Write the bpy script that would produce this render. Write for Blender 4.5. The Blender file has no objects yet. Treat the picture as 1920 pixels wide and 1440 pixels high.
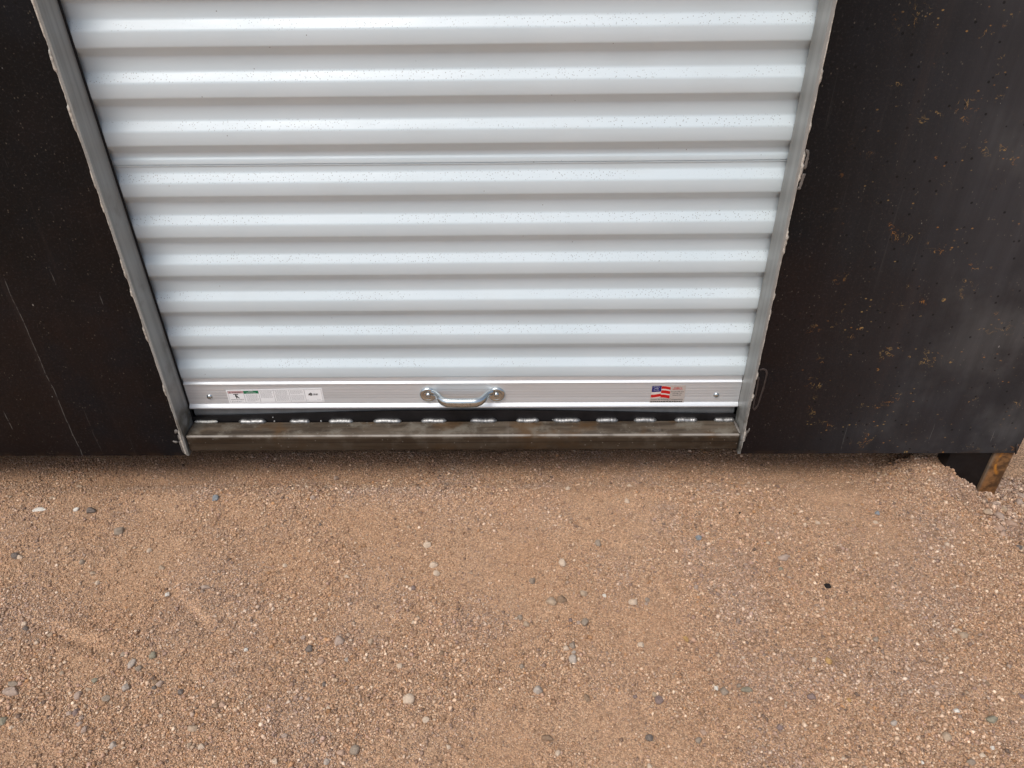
import bpy, bmesh, math, random
import numpy as np
from mathutils import Matrix, Vector

random.seed(7)
rng = np.random.default_rng(11)
SC = bpy.context.scene
COL = SC.collection

# ------------------------------------------------------------------ camera
cam_d = bpy.data.cameras.new('camera')
cam_d.sensor_fit = 'HORIZONTAL'
cam_d.sensor_width = 36.0
cam_d.lens = 27.0
cam_d.clip_start = 0.02
cam_d.clip_end = 2000.0
cam = bpy.data.objects.new('camera', cam_d)
COL.objects.link(cam)
th, ps, ro = 0.621288, -0.016397, -0.013844
F = Vector((math.sin(ps)*math.cos(th), math.cos(ps)*math.cos(th), -math.sin(th)))
Rt = Vector((math.cos(ps), -math.sin(ps), 0))
Up = Rt.cross(F)
Rt, Up = math.cos(ro)*Rt + math.sin(ro)*Up, -math.sin(ro)*Rt + math.cos(ro)*Up
M = Matrix((Rt, Up, -F)).transposed().to_4x4()
M.translation = Vector((0.13275, -1.28833, 0.99509))
cam.matrix_world = M
SC.camera = cam

# ------------------------------------------------------------------ light
SUN_EL, SUN_AZ = math.radians(60), math.radians(212)   # azimuth clockwise from +Y (north)
w = bpy.data.worlds.new('World')
SC.world = w
w.use_nodes = True
wt = w.node_tree
bg = wt.nodes['Background']
sky = wt.nodes.new('ShaderNodeTexSky')
sky.sky_type = 'NISHITA'
sky.sun_disc = False
sky.sun_elevation = SUN_EL
sky.sun_rotation = SUN_AZ
sky.dust_density = 4.0
hs = wt.nodes.new('ShaderNodeHueSaturation')          # thin overcast: a paler sky
hs.inputs['Saturation'].default_value = 0.80
wt.links.new(sky.outputs[0], hs.inputs['Color'])
wt.links.new(hs.outputs[0], bg.inputs['Color'])
bg.inputs['Strength'].default_value = 0.12
sun_d = bpy.data.lights.new('sun', 'SUN')
sun_d.energy = 1.1
sun_d.angle = math.radians(28)
sun_d.color = (1.0, 0.985, 0.965)
sun = bpy.data.objects.new('sun', sun_d)
COL.objects.link(sun)
sd = Vector((math.sin(SUN_AZ)*math.cos(SUN_EL), math.cos(SUN_AZ)*math.cos(SUN_EL), math.sin(SUN_EL)))
sun.rotation_euler = sd.to_track_quat('Z', 'Y').to_euler()
sun.location = sd*20
SC.view_settings.view_transform = 'Standard'
SC.view_settings.look = 'None'
SC.view_settings.gamma = 1.0
SC.view_settings.exposure = 0.20

# ------------------------------------------------------------------ helpers
def s2l(r, g, b):
    f = lambda c: (c/255/12.92) if c/255 <= .04045 else ((c/255+.055)/1.055)**2.4
    return (f(r), f(g), f(b), 1.0)


class NT:
    """small node-tree builder"""
    def __init__(self, name):
        self.m = bpy.data.materials.new(name)
        self.m.use_nodes = True
        self.t = self.m.node_tree
        self.b = self.t.nodes['Principled BSDF']

    def n(self, typ, **kw):
        nd = self.t.nodes.new('ShaderNode' + typ)
        for k, v in kw.items():
            setattr(nd, k, v)
        return nd

    def link(self, a, b):
        self.t.links.new(a, b)

    def val(self, sock, v):
        if hasattr(v, 'is_output') or isinstance(v, bpy.types.NodeSocket):
            self.link(v, sock)
        else:
            sock.default_value = v

    def coord(self, scale=(1, 1, 1), loc=(0, 0, 0)):
        g = self.n('NewGeometry')
        mp = self.n('Mapping')
        self.link(g.outputs['Position'], mp.inputs['Vector'])
        mp.inputs['Scale'].default_value = scale
        mp.inputs['Location'].default_value = loc
        return mp.outputs[0]

    def noise(self, vec, scale, detail=4, rough=.55, dist=0.0):
        nd = self.n('TexNoise')
        self.link(vec, nd.inputs['Vector'])
        nd.inputs['Scale'].default_value = scale
        nd.inputs['Detail'].default_value = detail
        nd.inputs['Roughness'].default_value = rough
        nd.inputs['Distortion'].default_value = dist
        return nd.outputs[0]

    def voro(self, vec, scale, out='Distance', feature='F1', rnd=1.0):
        nd = self.n('TexVoronoi', feature=feature)
        self.link(vec, nd.inputs['Vector'])
        nd.inputs['Scale'].default_value = scale
        nd.inputs['Randomness'].default_value = rnd
        return nd.outputs[out]

    def math(self, op, a, b=0.0, clamp=False):
        nd = self.n('Math', operation=op, use_clamp=clamp)
        self.val(nd.inputs[0], a)
        self.val(nd.inputs[1], b)
        return nd.outputs[0]

    def ramp(self, f, lo, hi, o0=0.0, o1=1.0):
        nd = self.n('MapRange', clamp=True, interpolation_type='SMOOTHSTEP')
        self.val(nd.inputs[0], f)
        for i, v in enumerate((lo, hi, o0, o1)):
            self.val(nd.inputs[i+1], v)
        return nd.outputs[0]

    def mix(self, f, a, b, mode='MIX'):
        nd = self.n('Mix', data_type='RGBA', blend_type=mode)
        self.val(nd.inputs[0], f)
        self.val(nd.inputs[6], a)
        self.val(nd.inputs[7], b)
        return nd.outputs[2]

    def bump(self, h, strength=.5, dist=.001, normal=None):
        nd = self.n('Bump')
        nd.inputs['Strength'].default_value = strength
        nd.inputs['Distance'].default_value = dist
        self.link(h, nd.inputs['Height'])
        if normal is not None:
            self.link(normal, nd.inputs['Normal'])
        return nd.outputs[0]

    def axis(self, i):
        g = self.n('NewGeometry')
        s = self.n('SeparateXYZ')
        self.link(g.outputs['Position'], s.inputs[0])
        return s.outputs[i]

    def set(self, **kw):
        names = dict(col='Base Color', rough='Roughness', metal='Metallic', spec='Specular IOR Level',
                     normal='Normal', coat='Coat Weight', coat_r='Coat Roughness')
        for k, v in kw.items():
            self.val(self.b.inputs[names[k]], v)
        return self.m


def mesh_obj(name, verts, faces, mats, parent=None, smooth=False, mi=None, auto=None):
    me = bpy.data.meshes.new(name)
    me.from_pydata([tuple(v) for v in verts], [], faces)
    for m in (mats if isinstance(mats, (list, tuple)) else [mats]):
        me.materials.append(m)
    if mi is not None:
        me.polygons.foreach_set('material_index', mi)
    if smooth:
        me.polygons.foreach_set('use_smooth', [True]*len(me.polygons))
    me.update()
    o = bpy.data.objects.new(name, me)
    COL.objects.link(o)
    if parent is not None:
        o.parent = parent
    return o


def bm_obj(name, bm, mats, parent=None, smooth=False, angle=None):
    bmesh.ops.recalc_face_normals(bm, faces=bm.faces)
    me = bpy.data.meshes.new(name)
    if smooth:
        for f in bm.faces:
            f.smooth = True
        if angle:
            for e in bm.edges:
                if len(e.link_faces) == 2 and e.calc_face_angle() > angle:
                    e.smooth = False
    bm.to_mesh(me)
    bm.free()
    for m in (mats if isinstance(mats, (list, tuple)) else [mats]):
        me.materials.append(m)
    o = bpy.data.objects.new(name, me)
    COL.objects.link(o)
    if parent is not None:
        o.parent = parent
    return o


def box_bm(bm, x0, x1, y0, y1, z0, z1, bev=0.0, seg=2):
    r = bmesh.ops.create_cube(bm, size=1.0)
    for v in r['verts']:
        v.co = Vector(((x0+x1)/2 + v.co.x*(x1-x0), (y0+y1)/2 + v.co.y*(y1-y0), (z0+z1)/2 + v.co.z*(z1-z0)))
    if bev:
        es = {e for v in r['verts'] for e in v.link_edges}
        bmesh.ops.bevel(bm, geom=list(es), offset=bev, segments=seg, profile=.6, affect='EDGES')


def box(name, x0, x1, y0, y1, z0, z1, mat, parent=None, bev=0.0, smooth=False):
    bm = bmesh.new()
    box_bm(bm, x0, x1, y0, y1, z0, z1, bev)
    return bm_obj(name, bm, mat, parent, smooth, math.radians(50) if smooth else None)


def tube_bm(bm, pts, rad, seg=10, flat=1.0, cap=True, frame=Vector((0, -1, 0))):
    """sweep of ellipses; rad = list; flat scales along `frame`-ish normal"""
    pts = [Vector(p) for p in pts]
    rings = []
    for i, p in enumerate(pts):
        t = (pts[min(i+1, len(pts)-1)] - pts[max(i-1, 0)]).normalized()
        nrm = (frame - t*frame.dot(t))
        nrm = nrm.normalized() if nrm.length > 1e-5 else Vector((0, 0, 1))
        bn = t.cross(nrm)
        r = rad[i] if isinstance(rad, (list, tuple)) else rad
        rings.append([bm.verts.new(p + nrm*(math.cos(2*math.pi*k/seg)*r*flat) + bn*(math.sin(2*math.pi*k/seg)*r)) for k in range(seg)])
    for a, b in zip(rings, rings[1:]):
        for k in range(seg):
            bm.faces.new((a[k], a[(k+1) % seg], b[(k+1) % seg], b[k]))
    if cap:
        bm.faces.new(rings[0][::-1])
        bm.faces.new(rings[-1])


def dome_bm(bm, c, prof, seg=20, sx=1.0, sz=1.0):
    """lathe about -Y at c; prof = [(radius, out)]"""
    rings = []
    for r, o in prof:
        if r < 1e-6:
            rings.append([bm.verts.new((c[0], c[1]-o, c[2]))])
        else:
            rings.append([bm.verts.new((c[0]+math.cos(2*math.pi*k/seg)*r*sx, c[1]-o, c[2]+math.sin(2*math.pi*k/seg)*r*sz)) for k in range(seg)])
    for a, b in zip(rings, rings[1:]):
        for k in range(seg):
            if len(b) == 1:
                bm.faces.new((a[k], a[(k+1) % seg], b[0]))
            else:
                bm.faces.new((a[k], a[(k+1) % seg], b[(k+1) % seg], b[k]))


def thing(name, loc, label, cat, group=None):
    o = bpy.data.objects.new(name, None)
    o.empty_display_size = .1
    COL.objects.link(o)
    o.location = loc
    tag(o, label, cat, group)
    return o


def tag(o, label, cat, group=None):
    o['label'] = label
    o['category'] = cat
    if group:
        o['group'] = group


# numpy value noise -------------------------------------------------------
_LAT = {}
def vnoise(x, y, s, seed):
    if seed not in _LAT:
        _LAT[seed] = np.random.default_rng(1000+seed).random((256, 256))
    L = _LAT[seed]
    u, v = x*s + 77.3, y*s + 31.7
    i, j = np.floor(u).astype(int), np.floor(v).astype(int)
    fu, fv = u-i, v-j
    fu, fv = fu*fu*(3-2*fu), fv*fv*(3-2*fv)
    g = lambda a, b: L[a % 256, b % 256]
    return (g(i, j)*(1-fu)+g(i+1, j)*fu)*(1-fv) + (g(i, j+1)*(1-fu)+g(i+1, j+1)*fu)*fv


def fbm(x, y, s, seed, oct=4):
    t, a, n = 0, 1.0, 0
    for k in range(oct):
        t = t + a*vnoise(x, y, s*2**k, seed+k)
        n += a
        a *= .5
    return t/n


def sst(a, b, x):
    t = np.clip((x-a)/(b-a), 0, 1)
    return t*t*(3-2*t)


GZ = -0.150
PATCHES = [(.091, -.262, .07, .05, -.22), (.37, -.435, .05, .05, -.26), (.152, -.353, .07, .04, -.16), (-.01, -.302, .06, .05, -.2), (-.317, -.063, .05, .02, -.25),
           (.274, -.606, .07, .03, -.2), (-.605, -.66, .11, .05, -.25), (-.609, -.511, .09, .03, -.2), (.85, -.10, .09, .04, -.22), (.869, -.222, .05, .06, -.22),
           (-.322, -.275, .06, .03, -.15), (.745, -.578, .06, .05, -.15), (.032, -.642, .06, .05, -.15), (.393, -.641, .05, .02, -.2),
           (-.248, -.377, .10, .02, .25), (-.181, -.474, .09, .03, .3), (-.061, -.55, .06, .03, .25), (.087, -.541, .06, .025, .25), (.204, -.49, .05, .05, .15),
           (.537, -.206, .07, .07, .3), (.544, -.353, .06, .08, .3), (.726, -.623, .07, .05, .3), (-.70, -.561, .06, .06, .3), (-.515, -.561, .06, .04, .25),
           (.195, -.675, .06, .03, .25)]
def patch(x, y):
    """0 = smooth orange dirt, 1 = loose gravel"""
    n = fbm(x + .25*vnoise(x, y, 5, 60), y + .25*vnoise(x, y, 5, 61), 4.2, 40, 5)
    for (px, py, rx, ry, k) in PATCHES:
        n = n + k*np.exp(-((x-px)/rx)**2-((y-py)/ry)**2)
    return .18 + .82*sst(.16, .64, n)


def trench(x, y):
    edge = np.interp(y, [-.6, -.36, -.27, -.20, -.14, -.105, -.088, .02, 3], [1.3, 1.15, 1.09, 1.066, 1.036, 1.036, 1.083, 1.083, 1.08])
    edge = edge + .012*(fbm(x, y, 30, 70, 3)-.5)
    dep = np.interp(y, [-.42, -.30, -.20, -.12, -.05, .01, .05], [.0, .018, .034, .052, .070, .068, .08])
    return dep, sst(0, 1, (x-edge)/np.interp(y, [-.3, -.1, 0], [.05, .07, .030]))


def ground_z(x, y):
    p = patch(x, y)
    z = GZ + .012*(fbm(x, y, 2.2, 1, 3)-.5) + .009*(fbm(x, y, 9, 5, 3)-.5) + .0045*(fbm(x, y, 38, 9, 3)-.5) + .0025*(p-.5)
    # shallow dents left by a shoe and a tyre, lower left
    for (cx, cy, dx, dy, L, wd, dp) in ((-.655, -.455, .10, -.035, .075, .010, .004), (-.47, -.395, .07, -.06, .07, .010, .004),
                                        (-.60, -.43, .02, .06, .03, .005, .003), (-.545, -.425, .02, .06, .03, .005, .003),
                                        (-.50, -.425, .04, .05, .03, .005, .003), (-.575, -.385, .03, .05, .03, .005, .003),
                                        (-.53, -.375, .03, .05, .03, .005, .003)):
        n = math.hypot(dx, dy)
        dx, dy = dx/n, dy/n
        u = (x-cx)*dx + (y-cy)*dy
        v = -(x-cx)*dy + (y-cy)*dx
        z = z - 1.9*dp*np.exp(-(u/L)**2)*(np.exp(-(v/wd)**2) - .6*np.exp(-((v-2*wd)/wd)**2))
    z = z - .078*sst(-.100, .035, y)*(1 - .62*sst(.93, 1.05, x)*(y < .06))
    dep, m = trench(x, y)
    lip = np.exp(-((m-.08)/.12)**2)*np.minimum(dep, .03)*.25
    z = z - dep*m + lip + (m > .02)*.018*(fbm(x, y, 26, 20, 4)-.5)*np.clip(dep/.03, 0, 1)
    return z

# ------------------------------------------------------------------ materials
def mat_plate():
    k = NT('mill_scale_steel')
    p = k.coord()
    pv = k.coord((26, 26, 1.6))
    pv2 = k.coord((120, 120, 2.5))
    x = k.axis(0)
    z = k.axis(2)
    big = k.math('ADD', k.noise(p, 2.6, 4, .6), k.ramp(k.axis(2), -.1, .75, .10, -.10))
    big2 = k.noise(k.coord((1, 1, 1), (9, 3, 5)), 3.4, 3, .6)
    c = k.mix(k.ramp(big, .40, .62), (.0026, .0025, .0032, 1), (.0105, .0060, .0056, 1))
    c = k.mix(k.ramp(big2, .50, .70), c, (.0052, .0064, .0095, 1))
    right = k.ramp(x, .55, 1.05)
    c = k.mix(k.math('MULTIPLY', right, k.ramp(big, .38, .60, .95, .60)), c, (.054, .053, .058, 1))
    film = k.math('MULTIPLY', k.ramp(k.noise(p, 3.1, 5, .65), .46, .66), k.ramp(x, .70, 1.15))
    c = k.mix(k.math('MULTIPLY', film, .65), c, (.105, .103, .102, 1))
    st = k.noise(pv, 1.0, 5, .7)
    c = k.mix(k.ramp(st, .30, .75), k.mix(.28, c, (.003, .003, .003, 1)), c)
    fine = k.noise(p, 210, 3, .7)
    c = k.mix(k.math('MULTIPLY', k.ramp(fine, .52, .75), .45), c, (.05, .046, .044, 1))
    # short scratches
    sc = k.math('MULTIPLY', k.ramp(k.noise(pv2, 1.0, 2, .5), .735, .765), k.ramp(k.noise(p, 7, 2), .50, .62))
    c = k.mix(k.math('MULTIPLY', sc, .35), c, (.10, .095, .09, 1))
    # white spatter specks
    sp = k.math('LESS_THAN', k.voro(k.coord((1, 1, .7)), 150), .16)
    sp = k.math('MULTIPLY', sp, k.math('GREATER_THAN', k.noise(p, 34, 3), .56))
    c = k.mix(k.math('MULTIPLY', sp, .32), c, (.20, .17, .13, 1))
    sp2 = k.math('LESS_THAN', k.voro(k.coord((1, 1, .6), (3, 1, 2)), 19), .030)
    c = k.mix(k.math('MULTIPLY', sp2, .6), c, (.30, .28, .25, 1))
    # dark pits
    pit = k.math('LESS_THAN', k.voro(k.coord((1, 1, 1), (1, 7, 2)), 42), .10)
    c = k.mix(k.math('MULTIPLY', pit, .7), c, (.002, .002, .002, 1))
    # one long drip line on the left sheet and a few short ones
    for (xc, wd, z0, z1, a) in ((-.8465, .0011, -.125, .33, .45), (-.973, .0010, -.046, .012, .6), (-.753, .0008, .302, .345, .5),
                                (-.675, .0009, .262, .292, .55), (-.80, .0006, -.11, .02, .2), (1.012, .0008, -.085, -.03, .35),
                                (.828, .0012, -.11, -.03, .25), (1.145, .0009, -.09, -.05, .5)):
        xx = k.math('ADD', x, k.math('MULTIPLY', k.math('SUBTRACT', k.noise(k.coord((1, 1, 9)), 1.3, 3), .5), .012))
        m = k.ramp(k.math('ABSOLUTE', k.math('SUBTRACT', xx, xc)), wd*.4, wd, 1, 0)
        m = k.math('MULTIPLY', m, k.math('MULTIPLY', k.ramp(z, z0, z0+.01), k.ramp(z, z1-.02, z1, 1, 0)))
        m = k.math('MULTIPLY', m, k.ramp(k.noise(k.coord((30, 30, 60), (xc, 0, 0)), 1, 3, .7), .35, .55))
        c = k.mix(k.math('MULTIPLY', m, a), c, (.19, .185, .17, 1))
    # rust: thin ring-like flecks in loose groups on the right sheet
    rn = k.noise(p, 75, 3, .5, .6)
    ring = k.ramp(k.math('ABSOLUTE', k.math('SUBTRACT', rn, .57)), .006, .018, 1, 0)
    area = k.math('MULTIPLY', k.ramp(k.noise(k.coord((1, 1, 1.3), (4, 0, 1)), 13, 3, .6), .575, .66), k.ramp(x, .66, .78))
    spot = k.ramp(k.voro(k.coord((1, 1, 1), (5, 5, 1)), 14), .045, .07, 1, 0)
    spot = k.math('MULTIPLY', spot, k.ramp(x, .66, .75))
    rust = k.math('MAXIMUM', k.math('MULTIPLY', ring, area), k.math('MULTIPLY', spot, k.ramp(k.noise(p, 170, 2), .45, .55)))
    rc = k.mix(k.ramp(k.noise(p, 22, 2), .38, .55), (.38, .16, .035, 1), (.33, .215, .085, 1))
    c = k.mix(k.math('MULTIPLY', rust, .80), c, rc)
    tv = k.n('TexVoronoi')
    k.link(k.coord((1, 1, 1.4), (2, 4, 6)), tv.inputs['Vector'])
    tv.inputs['Scale'].default_value = 85
    tc = k.n('SeparateColor')
    k.link(tv.outputs['Color'], tc.inputs[0])
    tiny = k.math('MULTIPLY', k.ramp(tv.outputs['Distance'], .10, .24, 1, 0), k.math('GREATER_THAN', tc.outputs[0], .62))
    tiny = k.math('MULTIPLY', tiny, k.math('MULTIPLY', k.ramp(k.noise(k.coord((1, 1, 2.2), (7, 0, 3)), 8, 4, .65), .50, .62), k.ramp(x, .64, .80)))
    c = k.mix(k.math('MULTIPLY', tiny, .75), c, rc)
    # faint warm and pale vertical runs down the sheets
    run = k.noise(k.coord((17, 17, .7), (1, 2, 3)), 1.0, 5, .7)
    c = k.mix(k.math('MULTIPLY', k.ramp(run, .54, .72), .40), c, (.040, .030, .027, 1))
    run2 = k.math('MULTIPLY', k.ramp(k.noise(k.coord((75, 75, 1.1), (6, 2, 9)), 1.0, 4, .7), .60, .74), k.ramp(k.noise(p, 4, 3), .42, .60))
    c = k.mix(k.math('MULTIPLY', run2, .32), c, (.085, .080, .076, 1))
    # rusty lower edge
    ed = k.math('MULTIPLY', k.ramp(z, -.119, -.105, 1, 0), k.ramp(k.noise(p, 28, 4), .42, .62))
    c = k.mix(k.math('MULTIPLY', ed, .35), c, (.055, .030, .014, 1))
    ro = k.ramp(k.noise(p, 9, 5, .7), .3, .7, .40, .62)
    h = k.math('ADD', k.math('MULTIPLY', fine, .4), k.noise(p, 40, 4))
    return k.set(col=c, rough=ro, spec=.20, normal=k.bump(h, .22, .0012))


def mat_jamb(name='bare_grey_steel'):
    k = NT(name)
    p = k.coord()
    st = k.noise(k.coord((70, 70, 2.0)), 1, 4, .6)
    c = k.mix(k.ramp(st, .3, .7), (.255, .262, .25, 1), (.345, .352, .34, 1))
    c = k.mix(k.math('MULTIPLY', k.ramp(k.noise(p, 13, 4, .6), .52, .72), .45), c, (.13, .115, .085, 1))
    low = k.math('MULTIPLY', k.ramp(k.axis(2), -.06, .05, 1, 0), k.ramp(k.noise(p, 30, 4), .35, .6))
    c = k.mix(k.math('MULTIPLY', low, .75), c, (.05, .042, .026, 1))
    return k.set(col=c, metal=.15, rough=.45, normal=k.bump(k.noise(p, 160, 3), .12, .0008))


def mat_sill():
    k = NT('dirty_tube_steel')
    p = k.coord()
    pl = k.coord((3, 30, 40))
    c = k.mix(k.ramp(k.noise(pl, 1.5, 5, .65), .35, .65), (.045, .032, .021, 1), (.138, .108, .078, 1))
    c = k.mix(k.ramp(k.noise(p, 21, 5, .65), .48, .68), c, (.185, .162, .128, 1))
    c = k.mix(k.math('MULTIPLY', k.ramp(k.noise(k.coord((1, 1, 1), (2, 2, 8)), 9, 4, .6), .50, .66), .75), c, (.115, .060, .022, 1))
    st = k.ramp(k.noise(k.coord((55, 4, 4)), 1, 4, .7), .60, .72)
    c = k.mix(k.math('MULTIPLY', st, .35), c, (.20, .17, .14, 1))
    # pale front edge and browner front face
    z = k.axis(2)
    edge = k.math('MULTIPLY', k.ramp(z, -.0705, -.0685), k.ramp(k.axis(1), .0075, .0045))
    edge = k.math('MULTIPLY', edge, k.ramp(k.noise(k.coord((14, 2, 2)), 1, 4), .32, .55))
    c = k.mix(k.math('MULTIPLY', edge, .8), c, (.34, .31, .27, 1))
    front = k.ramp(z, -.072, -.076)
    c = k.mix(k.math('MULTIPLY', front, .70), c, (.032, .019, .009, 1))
    seam = k.ramp(k.math('ABSOLUTE', k.math('ADD', z, .0855)), .0004, .0011, 1, 0)
    c = k.mix(k.math('MULTIPLY', seam, .7), c, (.006, .005, .004, 1))
    c = k.mix(k.math('MULTIPLY', k.math('LESS_THAN', k.voro(p, 70), .10), .6), c, (.25, .23, .2, 1))
    return k.set(col=c, rough=.52, spec=.4, metal=.1, normal=k.bump(k.noise(p, 120, 4), .25, .001))


def mat_weld(name, col, rough, metal):
    k = NT(name)
    p = k.coord()
    c = k.mix(k.ramp(k.noise(p, 150, 3), .35, .65), tuple(v*.55 for v in col[:3])+(1,), col)
    return k.set(col=c, metal=metal, rough=rough, normal=k.bump(k.noise(p, 200, 2), .10, .0006))


def mat_door():
    k = NT('white_painted_steel')
    p = k.coord()
    c = k.mix(k.ramp(k.noise(p, 3, 4), .3, .7), (.605, .695, .732, 1), (.645, .730, .765, 1))
    at = k.n('Attribute', attribute_name='dust')
    d = at.outputs['Fac']
    v = k.n('TexVoronoi')
    k.link(p, v.inputs['Vector'])
    v.inputs['Scale'].default_value = 240
    spot = k.ramp(v.outputs['Distance'], .14, .30, 1, 0)
    sep = k.n('SeparateColor')
    k.link(v.outputs['Color'], sep.inputs[0])
    spot = k.math('MULTIPLY', spot, k.math('GREATER_THAN', sep.outputs[0], .22))
    spot = k.math('MULTIPLY', spot, k.ramp(k.noise(k.coord((5, 5, 20)), 1, 3), .34, .54))
    c = k.mix(k.math('MULTIPLY', k.math('MULTIPLY', spot, d), .72), c, (.17, .175, .175, 1))
    s2 = k.math('LESS_THAN', k.voro(p, 30), .03)
    c = k.mix(k.math('MULTIPLY', s2, .7), c, (.10, .09, .08, 1))
    sm = k.noise(k.coord((2.5, 9, 9)), 2.2, 5, .65)
    c = k.mix(k.ramp(sm, .50, .75, 0, .14), c, (.50, .52, .50, 1))
    return k.set(col=c, rough=k.ramp(sm, .3, .7, .30, .46), spec=.5, coat=.25, coat_r=.2, normal=k.bump(k.noise(k.coord((1.2, 9, 9)), 4, 3), .08, .004))


def mat_alu():
    k = NT('mill_aluminium')
    z = k.coord((1.2, 40, 900))
    ln = k.noise(z, 1, 3, .6)
    c = k.mix(k.ramp(ln, .3, .7), (.70, .735, .755, 1), (.77, .80, .82, 1))
    c = k.mix(k.math('MULTIPLY', k.ramp(k.noise(k.coord((6, 20, 60)), 1, 4), .5, .7), .35), c, (.62, .625, .635, 1))
    return k.set(col=c, metal=.55, rough=k.ramp(ln, .3, .7, .46, .56), normal=k.bump(ln, .03, .0005))


def mat_simple(name, col, rough=.5, metal=0.0, spec=.5, bump=None, var=.0):
    k = NT(name)
    c = col if len(col) == 4 else tuple(col)+(1,)
    if var:
        c = k.mix(k.ramp(k.noise(k.coord(), 45, 4), .3, .7), tuple(v*(1-var) for v in c[:3])+(1,), tuple(min(1, v*(1+var)) for v in c[:3])+(1,))
    kw = dict(col=c, rough=rough, metal=metal, spec=spec)
    if bump:
        kw['normal'] = k.bump(k.noise(k.coord(), bump, 3), .3, .001)
    return k.set(**kw)


def mat_leg():
    k = NT('rusty_tube_steel')
    p = k.coord()
    c = k.mix(k.ramp(k.noise(p, 32, 5, .65), .38, .62), (.105, .052, .022, 1), (.33, .160, .060, 1))
    x, z = k.axis(0), k.axis(2)
    u = k.math('DIVIDE', k.math('SUBTRACT', x, 1.205), .022)
    v = k.math('DIVIDE', k.math('ADD', z, .150), .042)
    r = k.math('SQRT', k.math('ADD', k.math('MULTIPLY', u, u), k.math('MULTIPLY', v, v)))
    arc = k.math('MULTIPLY', k.ramp(k.math('ABSOLUTE', k.math('SUBTRACT', r, .85)), .02, .20, 1, 0), k.ramp(x, 1.205, 1.195))
    c = k.mix(k.math('MULTIPLY', arc, k.ramp(k.noise(p, 60, 3), .3, .6)), c, (.50, .20, .03, 1))
    ed = k.ramp(k.math('ABSOLUTE', k.math('SUBTRACT', x, 1.196)), .016, .022)
    c = k.mix(k.math('MULTIPLY', ed, .6), c, (.16, .14, .11, 1))
    return k.set(col=c, rough=.6, spec=.35, normal=k.bump(k.noise(p, 140, 4), .3, .001))


def mat_ground():
    k = NT('gravelly_dirt')
    p = k.coord()
    at = k.n('Attribute', attribute_name='patch')
    g = at.outputs['Fac']
    dirt = k.mix(k.ramp(k.noise(p, 6, 5, .6), .35, .65), (.495, .302, .180, 1), (.525, .335, .208, 1))
    grav = k.mix(k.ramp(k.noise(p, 9, 4, .6), .35, .65), (.445, .282, .174, 1), (.485, .318, .203, 1))
    pk = k.ramp(k.noise(k.coord((1, 1, 1), (3, 8, 0)), 5, 3), .52, .68)
    grav = k.mix(k.math('MULTIPLY', pk, .35), grav, (.40, .245, .175, 1))
    c = k.mix(k.math('MULTIPLY', g, .8), dirt, grav)
    # sand grains
    v = k.n('TexVoronoi')
    k.link(p, v.inputs['Vector'])
    v.inputs['Scale'].default_value = 430
    hsv = k.n('SeparateColor')
    k.link(v.outputs['Color'], hsv.inputs[0])
    lum = k.ramp(hsv.outputs[0], 0, 1, .50, 1.55)
    amt = k.math('ADD', k.math('MULTIPLY', g, .65), .35)
    lum = k.math('ADD', k.math('MULTIPLY', k.math('SUBTRACT', lum, 1.0), amt), 1.0)
    gm = k.n('CombineColor')
    for i in range(3):
        k.link(lum, gm.inputs[i])
    c = k.mix(1.0, c, gm.outputs[0], 'MULTIPLY')
    pale = k.math('MULTIPLY', k.math('GREATER_THAN', hsv.outputs[1], .90), k.math('LESS_THAN', v.outputs['Distance'], .40))
    c = k.mix(k.math('MULTIPLY', pale, .7), c, (.72, .56, .41, 1))
    h = k.math('SUBTRACT', k.math('MULTIPLY', k.noise(p, 260, 4, .7), 1.2), k.math('MULTIPLY', v.outputs['Distance'], .9))
    return k.set(col=c, rough=.95, spec=.15, normal=k.bump(h, .75, .0020))


def mat_grain():
    k = NT('loose_gravel')
    at = k.n('Attribute', attribute_name='Col')
    return k.set(col=at.outputs['Color'], rough=.85, spec=.25)


def mat_stone(name, a, b):
    k = NT(name)
    p = k.n('TexCoord').outputs['Object']
    c = k.mix(k.ramp(k.noise(p, 2.5, 4, .65), .35, .65), a+(1,), b+(1,))
    dust = k.ramp(k.noise(p, 5, 3), .55, .75)
    c = k.mix(k.math('MULTIPLY', dust, .3), c, (.36, .24, .15, 1))
    return k.set(col=c, rough=.85, spec=.25, normal=k.bump(k.noise(p, 12, 4, .7), .35, .05))


PLATE = mat_plate()
JAMB = mat_jamb()
SILL = mat_sill()
WELD = mat_weld('bright_weld_bead', (.46, .46, .45, 1), .46, .85)
SEAM = mat_weld('dull_weld_seam', (.74, .725, .66, 1), .36, .35)
MARK = mat_simple('grey_weld_slag', (.17, .155, .14), .55, .1, .4, 300, .2)
SCORCH = mat_simple('scorched_steel', (.050, .040, .037), .5, .1, .4, 500, .15)
DOOR = mat_door()
ALU = mat_alu()
ZINC = mat_simple('bright_zinc', (.60, .66, .68), .22, 1.0, .5)
SEAL = mat_simple('grey_seal_strip', (.20, .215, .225), .38, .35, .5, None, .1)
BLACK = mat_simple('black_bar_and_gap_darkener', (.011, .010, .011), .42, .1, .4, 60, .3)
RUBBER = mat_simple('black_rubber', (.010, .010, .012), .55, 0, .4)
DARK = mat_simple('dark_underframe', (.012, .010, .009), .7, 0, .3)
LEG = mat_leg()
GROUND = mat_ground()
GRAIN = mat_grain()
STICK_W = mat_simple('sticker_white', (.93, .94, .94), .4)
STICK_S = mat_simple('sticker_silver', (.66, .63, .60), .35, .4)
STICK_T = mat_simple('sticker_cream', (.74, .66, .60), .4)
INK = mat_simple('sticker_black', (.02, .02, .022), .5)
INK_G = mat_simple('sticker_grey_print', (.30, .30, .30), .5)
PINK = mat_simple('sticker_pink', (.62, .40, .40), .45)
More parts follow.
